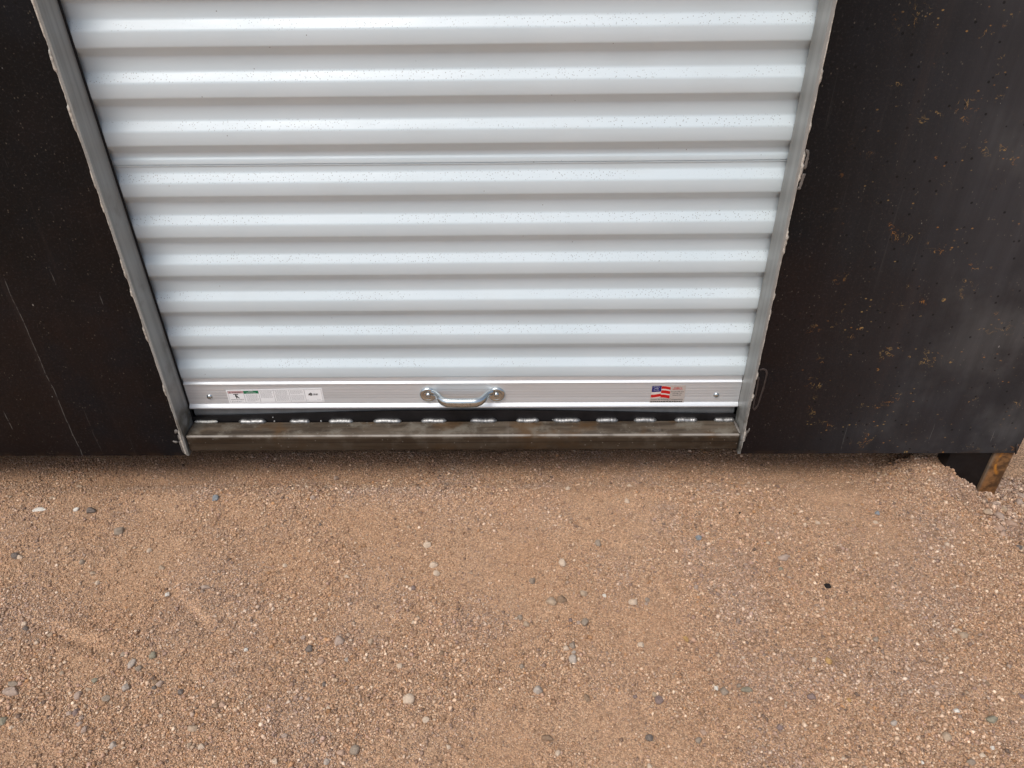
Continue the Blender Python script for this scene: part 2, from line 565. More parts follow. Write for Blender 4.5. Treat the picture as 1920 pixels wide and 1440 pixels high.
GREEN = mat_simple('sticker_green', (.012, .19, .085), .45)
RED = mat_simple('sticker_red', (.60, .008, .008), .4)
NAVY = mat_simple('sticker_navy', (.012, .014, .16), .4)

# ------------------------------------------------------------------ ground
def graded(a, b, step, far, n):
    inner = np.arange(a, b+1e-9, step)
    g = np.geomspace(step, far, n)
    return np.concatenate([a-np.cumsum(g)[::-1], inner, b+np.cumsum(g)])

gx = graded(-1.35, 1.62, .0085, 55, 42)
gy = graded(-1.05, .16, .0085, 55, 42)
X, Y = np.meshgrid(gx, gy, indexing='ij')
Z = ground_z(X, Y)
far = sst(3, 12, np.hypot(X, Y))
Z = Z*(1-far) + (GZ-.01)*far
under = sst(.12, .30, Y)*(1-sst(2.6, 3.2, Y))*(X > -2.4)*(X < 1.1)
Z = Z - .03*under
nx, ny = X.shape
V = np.stack([X, Y, Z], -1).reshape(-1, 3)
idx = np.arange(nx*ny).reshape(nx, ny)
Q = np.stack([idx[:-1, :-1], idx[1:, :-1], idx[1:, 1:], idx[:-1, 1:]], -1).reshape(-1, 4)


def np_mesh(name, V, F, k):
    me = bpy.data.meshes.new(name)
    me.vertices.add(len(V))
    me.vertices.foreach_set('co', V.astype(np.float32).ravel())
    me.loops.add(len(F)*k)
    me.loops.foreach_set('vertex_index', F.astype(np.int32).ravel())
    me.polygons.add(len(F))
    me.polygons.foreach_set('loop_start', np.arange(0, len(F)*k, k, dtype=np.int32))
    me.update(calc_edges=True)
    return me


me = np_mesh('ground', V, Q, 4)
me.polygons.foreach_set('use_smooth', np.ones(len(Q), dtype=bool))
a = me.attributes.new('patch', 'FLOAT', 'POINT')
dep, trm = trench(X, Y)
pt = np.clip(patch(X, Y) + .35*trm*(dep > .03), 0, 1)
a.data.foreach_set('value', pt.ravel().astype(np.float32))
me.materials.append(GROUND)
ground = bpy.data.objects.new('ground', me)
COL.objects.link(ground)
ground['kind'] = 'structure'
ground['label'] = 'orange brown gravelly dirt in front of the steel container'

# ------------------------------------------------------------------ loose gravel (one uncountable mass)
def gravel():
    N = 620000
    x = rng.uniform(-1.32, 1.58, N)
    y = -1.0 + 1.13*rng.random(N)
    p = np.clip(patch(x, y) + .5*trench(x, y)[1], 0, 1)
    dens = .50 + .50*p
    # thin out where only a sidestep of the camera would look
    half = np.interp(y, [-1.0, -.69, .13], [.80, .80, 1.32])
    dens = dens*np.where(np.abs(x-.11) < half, 1, .25)*np.where(y < -.74, .4, 1)
    keep = rng.random(N) < dens
    x, y, p = x[keep], y[keep], p[keep]
    n = len(x)
    t = rng.random(n)
    r = np.interp(t, [0, .40, .72, .91, .982, 1], [.0007, .0010, .00135, .0018, .0025, .0042])
    r = r*(.78+.42*p)*(1 + .6*trench(x, y)[1]*(rng.random(n) < .4))
    z = ground_z(x, y)
    base = np.array([[1, 0, 0], [-1, 0, 0], [0, 1, 0], [0, -1, 0], [0, 0, 1], [0, 0, -1]], float)
    v = base[None] * (1 + .35*(rng.random((n, 6, 1))-.5)) + .28*(rng.random((n, 6, 3))-.5)
    v = v * np.stack([rng.uniform(.8, 1.35, n), rng.uniform(.8, 1.2, n), rng.uniform(.55, .95, n)], -1)[:, None]
    tx = rng.uniform(-.7, .7, n)
    c, s = np.cos(tx)[:, None], np.sin(tx)[:, None]
    v = np.stack([v[..., 0], v[..., 1]*c - v[..., 2]*s, v[..., 1]*s + v[..., 2]*c], -1)
    az = rng.uniform(0, 6.283, n)
    c, s = np.cos(az)[:, None], np.sin(az)[:, None]
    v = np.stack([v[..., 0]*c - v[..., 1]*s, v[..., 0]*s + v[..., 1]*c, v[..., 2]], -1)
    v = v*r[:, None, None] + np.stack([x, y, z + r*.45], -1)[:, None]
    f = np.array([[0, 2, 4], [2, 1, 4], [1, 3, 4], [3, 0, 4], [2, 0, 5], [1, 2, 5], [3, 1, 5], [0, 3, 5]])
    FF = (f[None] + 6*np.arange(n)[:, None, None]).reshape(-1, 3)
    pal = np.array([(.46, .31, .20), (.42, .28, .185), (.50, .36, .255), (.43, .30, .225), (.40, .32, .26), (.64, .50, .37),
                    (.76, .64, .50), (.24, .18, .145), (.45, .27, .145), (.46, .33, .27)])
    pr = np.array([.20, .18, .16, .12, .03, .19, .06, .05, .04, .04])
    ci = rng.choice(len(pal), n, p=pr/pr.sum())
    colr = pal[ci]*rng.uniform(.66, 1.28, (n, 1))
    dirt = np.array([.49, .305, .18])
    colr = colr*np.array([1.13, 1.03, .95])
    gm = sst(.50, .66, fbm(x, y, 9, 180, 4))[:, None]*.20      # greyer, mauve tinted drifts of grit
    colr = colr*(1-gm) + gm*colr.mean(1, keepdims=True)*np.array([1.10, .97, .93])
    colr = colr*(.75+.25*p[:, None]) + dirt*(.25-.25*p[:, None])
    me = np_mesh('gravel', v.reshape(-1, 3), FF, 3)
    ca = me.attributes.new('Col', 'FLOAT_COLOR', 'POINT')
    cc = np.concatenate([colr, np.ones((n, 1))], 1)
    ca.data.foreach_set('color', np.repeat(cc, 6, 0).astype(np.float32).ravel())
    me.materials.append(GRAIN)
    o = bpy.data.objects.new('gravel', me)
    COL.objects.link(o)
    o['kind'] = 'stuff'
    tag(o, 'fine loose gravel and grit scattered over the orange brown dirt', 'gravel')

gravel()

# ------------------------------------------------------------------ single stones
STONE_MATS = {
    'W': mat_stone('white_stone', (.74, .68, .58), (.82, .77, .68)),
    'P': mat_stone('pale_stone', (.62, .475, .345), (.74, .585, .44)),
    'T': mat_stone('tan_stone', (.45, .33, .225), (.54, .41, .295)),
    'K': mat_stone('pinkish_tan_stone', (.43, .315, .245), (.52, .40, .32)),
    'G': mat_stone('grey_stone', (.31, .245, .185), (.40, .32, .245)),
    'L': mat_stone('light_grey_stone', (.45, .375, .305), (.57, .485, .405)),
    'D': mat_stone('dark_grey_stone', (.165, .135, .115), (.24, .20, .17)),
    'B': mat_stone('blue_grey_stone', (.22, .24, .25), (.34, .36, .37)),
    'U': mat_stone('purple_grey_stone', (.22, .155, .135), (.32, .24, .21)),
    'N': mat_stone('brown_stone', (.27, .18, .115), (.36, .25, .165)),
    'O': mat_stone('orange_pink_stone', (.50, .33, .23), (.56, .39, .29)),
    'E': mat_stone('green_grey_stone', (.26, .235, .17), (.35, .315, .23)),
    'Y': mat_stone('ochre_stone', (.50, .29, .10), (.56, .37, .17)),
    'X': mat_stone('black_stone', (.012, .010, .010), (.022, .018, .016)),
}
KIND_LABEL = {
    'W': 'tiny plain white pebble loose on the brown dirt', 'P': 'small plain cream pebble loose on the brown dirt',
    'T': 'small plain tan pebble loose on the brown dirt', 'K': 'small plain pinkish tan pebble loose on the brown dirt',
    'G': 'small plain grey pebble loose on the brown dirt', 'L': 'small plain light grey pebble loose on the brown dirt',
    'D': 'small plain dark grey pebble loose on the brown dirt', 'B': 'small plain blue grey pebble loose on the brown dirt',
    'U': 'small plain purple grey pebble loose on the brown dirt', 'N': 'small plain brown pebble loose on the brown dirt',
    'O': 'small plain orange pink pebble loose on the brown dirt', 'E': 'small plain green grey pebble loose on the brown dirt',
    'Y': 'small plain ochre pebble loose on the brown dirt', 'X': 'tiny black speck of stone on the gravel below the right jamb',
}


def stone_mesh(seed, angular):
    r = random.Random(seed)
    bm = bmesh.new()
    bmesh.ops.create_icosphere(bm, subdivisions=3, radius=1.0)
    ph = [Vector((r.uniform(-9, 9), r.uniform(-9, 9), r.uniform(-9, 9))) for _ in range(2)]
    from mathutils import noise
    for v in bm.verts:
        d = 1 + .22*noise.noise(v.co*1.1+ph[0]) + .08*noise.noise(v.co*2.8+ph[1])
        v.co *= d
    for _ in range(angular):       # flat chipped faces
        n = Vector((r.gauss(0, 1), r.gauss(0, 1), r.gauss(0, .8))).normalized()
        lim = r.uniform(.55, .82)
        for v in bm.verts:
            e = v.co.dot(n) - lim
            if e > 0:
                v.co -= n*e*.93
    me = bpy.data.meshes.new('stone')
    for f in bm.faces:
        f.smooth = True
    if angular > 5:
        for e in bm.edges:
            if len(e.link_faces) == 2 and e.calc_face_angle() > .45:
                e.smooth = False
    bm.to_mesh(me)
    bm.free()
    me.materials.append(STONE_MATS['T'])
    return me


ROUND = [stone_mesh(100+i, 2) for i in range(6)]
ANG = [stone_mesh(200+i, 9) for i in range(8)]
STONES = [
(-0.881,-0.140,0.0283,0.0117,'W','white flat plaster chip on the dirt in front of the left steel wall|1'),
(-0.800,-0.143,0.0102,0.0078,'W',''),
(-0.770,-0.145,0.0169,0.0130,'D','dark grey flat stone to the right of the white plaster chip'),
(-0.687,-0.202,0.0208,0.0163,'G','grey angular stone below the left end of the sill, biggest there'),
(-0.517,-0.111,0.0137,0.0157,'B','pale blue grey stone below the warning sticker close to the sill'),
(-0.871,-0.106,0.0104,0.0079,'T',''),
(-0.863,-0.266,0.0127,0.0110,'D',''),
(-0.854,-0.269,0.0095,0.0085,'P',''),
(-0.726,-0.280,0.0094,0.0109,'G',''),
(-0.692,-0.308,0.0124,0.0083,'T',''),
(-0.671,-0.333,0.0081,0.0094,'P',''),
(-0.603,-0.254,0.0085,0.0110,'P',''),
(-0.462,-0.345,0.0181,0.0093,'K','long low tan grey pebble set in orange dirt left of centre'),
(-0.529,-0.359,0.0090,0.0092,'W',''),
(-0.564,-0.297,0.0104,0.0095,'T',''),
(-0.863,-0.029,0.0131,0.0110,'T',''),
(-0.343,-0.049,0.0070,0.0094,'P',''),
(-0.312,-0.107,0.0103,0.0105,'K',''),
(-0.056,-0.240,0.0116,0.0110,'P','pale rounded pebble under the door handle, nearest to it of three'),
(-0.040,-0.290,0.0144,0.0118,'P','pale lumpy pebble under the handle, middle one of three pale pebbles'),
(-0.033,-0.311,0.0112,0.0105,'P','pale round pebble under the handle, lowest one of three pale pebbles'),
(-0.073,-0.345,0.0070,0.0080,'U',''),
(-0.202,-0.320,0.0081,0.0070,'P',''),
(-0.327,-0.292,0.0083,0.0071,'P',''),
(-0.282,-0.184,0.0055,0.0063,'D',''),
(0.364,-0.056,0.0115,0.0106,'P','pale pebble close to the sill below the flag sticker'),
(0.229,-0.079,0.0103,0.0105,'P',''),
(0.350,-0.123,0.0100,0.0103,'P',''),
(0.281,-0.237,0.0105,0.0121,'G',''),
(0.209,-0.286,0.0123,0.0130,'P','whitish oval pebble with a dark edge on smooth orange dirt'),
(0.150,-0.329,0.0110,0.0104,'G',''),
(0.182,-0.377,0.0176,0.0146,'T','tan wedge shaped stone, left one of a pair of tan stones'),
(0.203,-0.374,0.0147,0.0135,'N','brown flat stone, right one of a pair of tan stones'),
(0.243,-0.360,0.0118,0.0102,'T',''),
(0.333,-0.379,0.0156,0.0112,'P','pale smooth pebble with a tiny grey pebble pair to its right'),
(0.360,-0.373,0.0068,0.0079,'G',''),
(0.357,-0.381,0.0058,0.0056,'K',''),
(0.481,-0.227,0.0116,0.0097,'B','blue grey pebble lying in grey gravel below the flag sticker'),
(0.453,-0.347,0.0089,0.0091,'K',''),
(0.283,-0.363,0.0059,0.0068,'W',''),
(0.578,-0.158,0.0044,0.0050,'X',''),
(0.642,-0.007,0.0071,0.0081,'P',''),
(0.857,-0.159,0.0098,0.0087,'B','small slate blue pebble below the right steel wall'),
(0.845,-0.184,0.0107,0.0062,'P',''),
(0.697,-0.344,0.0099,0.0091,'X','small black lump lying alone on the gravel, right of centre'),
(0.634,-0.278,0.0205,0.0129,'K','low pinkish tan stone with a shadowed edge, below the right jamb'),
(0.961,-0.243,0.0093,0.0083,'P',''),
(0.725,-0.190,0.0086,0.0074,'P',''),
(1.154,-0.105,0.0167,0.0179,'K','round tan stone lying right beside the rusty leg in the trench'),
(1.173,-0.061,0.0136,0.0130,'K','lumpy tan stone just behind the round one beside the rusty leg'),
(1.075,-0.141,0.0349,0.0176,'O','pinkish clod of dirt on the lip of the trench below the rusty leg'),
(1.113,-0.158,0.0151,0.0124,'O',''),
(1.106,-0.238,0.0166,0.0119,'D','grey stone at the right picture edge, at the end of the trench'),
(0.621,-0.305,0.0081,0.0070,'E',''),
(-0.764,-0.425,0.0077,0.0078,'P',''),
(-0.758,-0.434,0.0096,0.0077,'D',''),
(-0.706,-0.447,0.0076,0.0088,'T',''),
(-0.537,-0.504,0.0092,0.0148,'L','upright light grey oval stone in the lower left gravel'),
(-0.558,-0.487,0.0084,0.0075,'G',''),
(-0.506,-0.488,0.0102,0.0107,'E','olive tan rounded stone in the lower left gravel'),
(-0.521,-0.515,0.0091,0.0105,'G',''),
(-0.526,-0.551,0.0125,0.0123,'L','light grey stone in the middle of a pinkish pebble patch'),
(-0.550,-0.571,0.0114,0.0101,'G','flat mid grey stone left of the pinkish pebble patch'),
(-0.598,-0.566,0.0097,0.0112,'K',''),
(-0.586,-0.556,0.0107,0.0072,'T',''),
(-0.588,-0.596,0.0087,0.0120,'U','purple grey stone in a short column of pebbles, lower left'),
(-0.597,-0.598,0.0078,0.0070,'K',''),
(-0.575,-0.605,0.0077,0.0089,'K',''),
(-0.573,-0.615,0.0077,0.0089,'K',''),
(-0.561,-0.626,0.0093,0.0107,'K','lowest tan stone of the short pebble column, lower left'),
(-0.483,-0.541,0.0081,0.0082,'N',''),
(-0.472,-0.543,0.0098,0.0103,'K',''),
(-0.480,-0.551,0.0080,0.0072,'D',''),
(-0.432,-0.558,0.0080,0.0092,'D',''),
(-0.366,-0.585,0.0087,0.0090,'N','dark brown pebble touching a pinkish tan pebble, lower left'),
(-0.355,-0.584,0.0096,0.0100,'O','pinkish tan pebble touching a dark brown pebble, lower left'),
(-0.388,-0.625,0.0169,0.0097,'T','flat tan stone near the bottom edge, broadest in the lower left'),
(-0.504,-0.651,0.0083,0.0105,'L',''),
(-0.365,-0.654,0.0108,0.0086,'P',''),
(-0.384,-0.653,0.0075,0.0086,'T',''),
(-0.700,-0.608,0.0095,0.0129,'E','dark green grey stone at the left picture edge'),
(-0.680,-0.621,0.0060,0.0059,'P',''),
(-0.449,-0.602,0.0086,0.0059,'P',''),
(-0.583,-0.539,0.0081,0.0072,'E',''),
(-0.648,-0.524,0.0082,0.0063,'T',''),
(-0.347,-0.480,0.0083,0.0064,'W',''),
(-0.722,-0.544,0.0144,0.0093,'G',''),
(-0.712,-0.558,0.0214,0.0143,'K','broad pinkish stone half buried at the left picture edge'),
(-0.189,-0.461,0.0168,0.0172,'K','biggest tan grey stone, in the pebble patch left of centre'),
(-0.237,-0.477,0.0102,0.0107,'D','round dark grey pebble left of the biggest tan grey stone'),
(-0.213,-0.501,0.0100,0.0105,'O','pinkish round pebble below the dark grey one, left of centre'),
(-0.198,-0.545,0.0071,0.0092,'D',''),
(-0.218,-0.571,0.0061,0.0070,'K',''),
(-0.054,-0.575,0.0148,0.0150,'P','pale tan rounded stone below centre with orange dirt above it'),
(-0.126,-0.659,0.0123,0.0123,'G','grey stone near the bottom edge beside a pink round pebble'),
(-0.148,-0.662,0.0090,0.0104,'O','pink round pebble near the bottom edge, left of a grey stone'),
(-0.167,-0.677,0.0073,0.0094,'L',''),
(-0.244,-0.677,0.0073,0.0084,'P',''),
(-0.022,-0.609,0.0093,0.0078,'P',''),
(0.017,-0.652,0.0074,0.0066,'P',''),
(-0.241,-0.638,0.0084,0.0077,'K',''),
(-0.170,-0.499,0.0073,0.0063,'L',''),
(-0.134,-0.460,0.0084,0.0118,'T',''),
(-0.127,-0.455,0.0066,0.0097,'O',''),
(-0.076,-0.511,0.0082,0.0083,'P',''),
(-0.240,-0.416,0.0058,0.0077,'P',''),
(-0.254,-0.454,0.0075,0.0065,'K',''),
(-0.008,-0.487,0.0073,0.0074,'N',''),
(-0.182,-0.588,0.0069,0.0070,'P',''),
(0.218,-0.495,0.0127,0.0125,'L','pale grey smooth stone at the foot of a pebble cluster'),
(0.206,-0.474,0.0101,0.0106,'P',''),
(0.218,-0.469,0.0102,0.0106,'G',''),
(0.219,-0.483,0.0064,0.0063,'L',''),
(0.243,-0.422,0.0104,0.0131,'G','grey round stone at the right end of a small pebble row'),
(0.217,-0.417,0.0067,0.0077,'U',''),
(0.231,-0.422,0.0086,0.0066,'K',''),
(0.127,-0.411,0.0086,0.0099,'G',''),
(0.137,-0.426,0.0095,0.0098,'T',''),
(0.156,-0.553,0.0132,0.0131,'L','light grey angular stone by itself below centre'),
(0.236,-0.569,0.0078,0.0130,'N','brown upright pebble right of the light grey angular stone'),
(0.352,-0.571,0.0112,0.0119,'U','purple grey round stone beside a tan pebble, lower right'),
(0.346,-0.562,0.0070,0.0070,'T',''),
(0.329,-0.636,0.0108,0.0105,'D','dark grey five sided stone near the bottom edge'),
(0.460,-0.556,0.0122,0.0150,'G','mid grey stone with a small cream pebble on its left'),
(0.450,-0.550,0.0061,0.0070,'W','small cream pebble touching the mid grey stone'),
(0.499,-0.553,0.0148,0.0090,'E',''),
(0.487,-0.546,0.0079,0.0070,'G',''),
(0.412,-0.627,0.0083,0.0086,'O',''),
(0.403,-0.640,0.0091,0.0095,'G',''),
(0.337,-0.469,0.0101,0.0095,'P',''),
(0.416,-0.455,0.0065,0.0117,'Y',''),
(0.315,-0.566,0.0061,0.0060,'U',''),
(0.168,-0.635,0.0183,0.0096,'N',''),
(0.185,-0.660,0.0065,0.0085,'P',''),
(0.322,-0.681,0.0072,0.0074,'P',''),
(0.130,-0.510,0.0072,0.0083,'G',''),
(0.648,-0.500,0.0099,0.0134,'Y','orange yellow angular stone on the gravel, lower right'),
(0.625,-0.498,0.0081,0.0093,'P','cream pebble just left of the orange yellow stone'),
(0.601,-0.566,0.0121,0.0099,'U','dark purple flat stone in the lower right gravel'),
(0.897,-0.450,0.0166,0.0095,'T','flat tan stone with a dark lower edge, right side'),
(0.888,-0.441,0.0083,0.0085,'P',''),
(0.744,-0.457,0.0101,0.0095,'G',''),
(0.787,-0.634,0.0099,0.0123,'T','tan egg shaped pebble near the bottom edge, right side'),
(0.714,-0.612,0.0100,0.0086,'L',''),
(0.872,-0.604,0.0150,0.0115,'E','green grey slab stone near the lower right corner'),
(0.805,-0.674,0.0112,0.0092,'G',''),
(0.535,-0.617,0.0100,0.0086,'U',''),
(0.659,-0.571,0.0060,0.0059,'Y',''),
(0.821,-0.591,0.0068,0.0078,'W',''),
(0.894,-0.541,0.0078,0.0090,'N',''),
(0.827,-0.663,0.0113,0.0074,'P',''),
(0.848,-0.652,0.0057,0.0056,'W',''),
(0.734,-0.673,0.0048,0.0055,'W',''),
(0.939,-0.565,0.0069,0.0099,'U',''),
(-0.302,0.037,0.0122,0.0126,'K',''),
]
GROUP = 'stones scattered on the dirt'
for i, (x, y, wd, hd, c, lab) in enumerate(STONES):
    rr = random.Random(i*17+3)
    flat = lab.endswith('|1')
    lab = lab.replace('|1', '')
    ang = 'angular' in lab or 'wedge' in lab or 'sided' in lab or (rr.random() < .80 and 'round' not in lab and 'oval' not in lab and 'egg' not in lab)
    me = rr.choice(ANG if ang else ROUND)
    o = bpy.data.objects.new('plaster_chip' if flat else 'stone', me)
    COL.objects.link(o)
    o.material_slots[0].link = 'OBJECT'
    o.material_slots[0].material = STONE_MATS[c]
    a, b = wd*.65, hd*.65
    h = (min(a, b)*rr.uniform(.72, .95)) if not flat else .0022
    o.scale = (a, b, h)
    o.rotation_euler = (rr.uniform(-.2, .2), rr.uniform(-.2, .2), rr.choice((0, math.pi)) + rr.uniform(-.35, .35)) if not flat else (0, 0, .1)
    z = float(ground_z(np.array([x]), np.array([y]))[0])
    o.location = (x, y - .1*b, z + h*.42)
    tag(o, lab or KIND_LABEL[c], 'chip' if flat else 'stone', None if flat else GROUP)

for i, (x, y, wd, c) in enumerate(((1.098, -.118, .034, 'O'), (1.135, -.092, .022, 'T'), (1.128, -.150, .026, 'O'), (1.172, -.088, .018, 'T'), (1.110, -.185, .030, 'O'),
                                   (1.160, -.135, .024, 'O'), (1.085, -.215, .022, 'O'), (1.130, -.225, .020, 'T'), (1.236, -.045, .030, 'K'), (1.262, -.012, .024, 'K'))):
    rr = random.Random(900+i)
    o = bpy.data.objects.new('dirt_clod', ANG[i % len(ANG)])
    COL.objects.link(o)
    o.material_slots[0].link = 'OBJECT'
    o.material_slots[0].material = STONE_MATS[c]
    o.scale = (wd*.55, wd*.42, wd*.30)
    o.rotation_euler = (rr.uniform(-.3, .3), rr.uniform(-.3, .3), rr.uniform(0, 6))
    o.location = (x, y, float(ground_z(np.array([x]), np.array([y]))[0]) + wd*.12)
    tag(o, 'crumbly clod of dirt in the hollow beside the rusty leg', 'clod', 'dirt clods beside the rusty leg')

# ------------------------------------------------------------------ steel container (one welded thing)
ZB = -.119
XL, XR = -.610, .610
D0 = .057
TOP = 2.25
XE = 1.2146
LW = -2.4
cont = thing('steel_container', (.0, 1.2, ZB), 'dark mill scale steel container with a welded door opening and sill', 'container')
cont_inv = Matrix.Translation((-.0, -1.2, -ZB))


def under(o, root_inv):
    o.matrix_parent_inverse = root_inv
    return o


def cpart(o):
    return under(o, cont_inv)

# front sheets
o = cpart(box('wall_panel', LW, XL-.0006, 0, .005, ZB, TOP, PLATE, cont, .0008))
o['label'] = 'blackish steel front sheet with a long pale drip line'
o = cpart(box('wall_panel', XR+.0006, XE, 0, .005, ZB, TOP, PLATE, cont, .0008))
o['label'] = 'dark grey steel front sheet with orange rust flecks'
cpart(box('header_panel', XL, XR, .0005, .0055, 1.99, TOP, PLATE, cont))
cpart(box('side_wall', XE-.006, XE-.001, .0055, 2.4, ZB+.002, TOP, PLATE, cont))
cpart(box('side_wall', LW+.001, LW+.006, .0055, 2.4, ZB+.002, TOP, PLATE, cont))
cpart(box('back_wall', LW+.0065, XE-.0065, 2.39, 2.395, ZB+.002, TOP-.001, PLATE, cont))
cpart(box('roof', LW+.002, XE-.002, .006, 2.396, TOP+.0005, TOP+.006, PLATE, cont))
cpart(box('floor', LW+.008, XE-.008, .075, 2.38, -.112, -.070, DARK, cont))
for fa, fb in ((LW+.008, XL-.012), (XR+.012, XE-.046)):
    cpart(box('floor_beam', fa, fb, .0065, .0735, -.113, -.068, DARK, cont))
# tube legs under the corners
for lx, ly in ((1.1735, .008), (1.1735, 2.30), (-2.38, .008), (-2.38, 2.30)):
    bm = bmesh.new()
    gz = -.255 if lx > 0 else -.17
    box_bm(bm, lx-.0015, lx+.0425, ly-.001, ly+.044, gz, ZB-.0005 if ly < .05 else -.113, .003, 2)
    cpart(bm_obj('leg', bm, LEG, cont, True, math.radians(50)))
for rx in (1.1745, -2.379):  # unseen runners, added to stop light coming in under the side walls
    cpart(box('added_runner', rx, rx+.036, .054, 2.296, -.205, -.1135, DARK, cont))
cpart(box('gap_darkener', 1.080, 1.171, .012, .050, -.255, -.114, BLACK, cont))  # black block added so the hollow left of the leg stays dark
# bent tab by the right bottom corner
bm = bmesh.new()
tube_bm(bm, [(1.2060, -.0015, -.092), (1.2068, -.0022, -.100), (1.2100, -.0022, -.110), (1.2120, -.0015, -.121)], [.0014, .0020, .0018, .0012], 8)
cpart(bm_obj('weld_tack', bm, SCORCH, cont, True))


def jamb(s):
    x0, x1 = (XL, XL+.005) if s < 0 else (XR-.005, XR)
    # slightly wavy ground edge
    zs = np.concatenate([np.arange(-.1165, .9, .006), np.arange(.9, 1.99, .1)])
    r = random.Random(5+s)
    vs, fs = [], []
    for i, z in enumerate(zs):
        wv = .0008*(vnoise(np.array([z]), np.array([s*3.]), 22, 90)[0]-.5)
        yf = -.0025 - .0012*vnoise(np.array([z]), np.array([s*7.]), 30, 91)[0]
        vs += [(x0+(wv if s < 0 else 0), yf, z), (x1+(0 if s < 0 else wv), yf, z), (x1, D0+.0004, z), (x0, D0+.0004, z)]
    for i in range(len(zs)-1):
        a, b = 4*i, 4*i+4
        for k in range(4):
            fs.append((a+k, a+(k+1) % 4, b+(k+1) % 4, b+k))
    n = 4*(len(zs)-1)
    fs += [(3, 2, 1, 0), (n, n+1, n+2, n+3)]
    return cpart(mesh_obj('door_jamb', vs, fs, JAMB, cont))


jl, jr = jamb(-1), jamb(1)


def seam(parent, s, patches):
    """lumpy weld run along the jamb's front corner; patches = [(z0, z1, width)]"""
    zs = np.arange(-.1165, .95, .0032)
    x = np.full(len(zs), float(s))
    n1 = fbm(zs, x, 45, 120, 3)
    n2 = fbm(zs, x, 160, 124, 2)
    w = .0006 + .0004*sst(.45, .7, n1)
    for (z0, z1, wd) in patches:
        m = sst(z0-.003, z0+.002, zs)*(1-sst(z1-.002, z1+.003, zs))
        w = w + m*wd*(.25+.8*n2)
    bm = bmesh.new()
    xe = XL if s < 0 else XR
    cx = xe + s*(w*.55)
    pts = [(cx[i] + .0007*(n2[i]-.5), -.0024 - .0009*n1[i], zs[i]) for i in range(len(zs))]
    tube_bm(bm, pts, [float(v) for v in w], 8, flat=.62)
    return bm_obj('weld_seam', bm, SEAM, parent, True)


seam(jl, -1, [(.745, .83, .0016), (.695, .725, .0026), (.60, .64, .0024), (.50, .53, .0016), (.455, .475, .0018), (.325, .36, .0022),
              (.285, .30, .0026), (.185, .215, .0024), (.05, .075, .0022), (-.112, -.05, .0030)])
seam(jr, 1, [(.665, .685, .0028), (.588, .60, .0016), (.505, .552, .0030), (.365, .41, .0026), (.27, .282, .0030), (.225, .245, .0020),
             (.085, .10, .0020), (.03, .045, .0024), (-.08, -.055, .0026)])

# weld marks on the sheets beside the door
def mark(pts, rad, mat, flat=.45, name='weld_mark', parent=None):
    bm = bmesh.new()
    r = random.Random(len(pts)*7)
    P = []
    R_ = []
    for (a, b) in zip(pts, pts[1:]):
        for q in range(6):
            t = q/6
            P.append((a[0]+(b[0]-a[0])*t + r.uniform(-.0003, .0003), -.0006, a[1]+(b[1]-a[1])*t))
            R_.append(rad*r.uniform(.75, 1.25))
    P.append((pts[-1][0], -.0006, pts[-1][1]))
    R_.append(rad*.6)
    tube_bm(bm, P, R_, 8, flat=flat)
    return cpart(bm_obj(name, bm, mat, cont, True))


mark([(.6125, .5545), (.6165, .5540), (.6185, .5490), (.6182, .5385), (.6178, .5230)], .0026, MARK, .3)
mark([(.6185, .5150), (.6175, .5050), (.6170, .4930), (.6150, .4885), (.6125, .4895)], .0030, MARK, .3)
mark([(.6145, .1050), (.6215, .1075), (.6280, .1050), (.6312, .0950), (.6300, .0600), (.6265, .0150), (.6215, .0030), (.6175, .0100), (.6168, .0330), (.6172, .0600), (.6160, .0880)], .0020, SCORCH, .2)


def blob(cx, cz, rx, rz, seed, mat=MARK):
    r = random.Random(seed)
    bm = bmesh.new()
    dome_bm(bm, (cx, -.0002, cz), [(1, .0), (.92, .0010), (.6, .0019), (0, .0022)], 18)
    for v in bm.verts:
        a = math.atan2(v.co.z-cz, v.co.x-cx)
        k = 1 + .22*math.sin(2*a+seed) + .16*math.sin(3*a+seed*2.1) + .1*math.sin(5*a+seed)
        v.co.x = cx + (v.co.x-cx)*rx*k
        v.co.z = cz + (v.co.z-cz)*rz*k
    return cpart(bm_obj('weld_spatter', bm, mat, cont, True))


blob(-.6175, -.050, .0045, .0060, 1)
blob(-.6150, -.068, .0028, .0120, 2)
blob(-.6275, -.079, .0050, .0032, 3)
blob(-.6160, -.096, .0052, .0150, 4)
blob(.6150, -.062, .0030, .0075, 5)
blob(.6190, -.052, .0016, .0060, 6)

# sill tube
bm = bmesh.new()
box_bm(bm, -.6042, .6042, .0025, .0530, -.1085, -.0660, .0042, 4)
sill = cpart(bm_obj('sill', bm, SILL, cont, True, math.radians(60)))
# black flat bar behind the sill, bowed top
vs, fs = [], []
NS = 40
for i in range(NS+1):
    x = -.604 + 1.208*i/NS
    t = abs(x)/.604
    zt = -.0378 - .0150*max(0, (t-.18)/.82)**1.3
    vs += [(x, .0540, -.0690), (x, .0540, zt), (x, .0580, zt), (x, .0580, -.0690)]
for i in range(NS):
    a, b = 4*i, 4*i+4
    for k in range(4):
        fs.append((a+k, b+k, b+(k+1) % 4, a+(k+1) % 4))
fs += [(0, 1, 2, 3), (4*NS+3, 4*NS+2, 4*NS+1, 4*NS)]
cpart(mesh_obj('flat_bar', vs, fs, BLACK, cont))
BEADS = [(-.600, -.547, .6), (-.500, -.439, 1), (-.386, -.341, .9), (-.299, -.244, 1), (-.199, -.136, 1), (-.093, -.036, 1), (.017, .076, 1),
         (.119, .170, 1), (.201, .262, 1), (.296, .345, 1), (.380, .430, 1.05), (.470, .520, 1.05), (.5565, .6020, 1)]
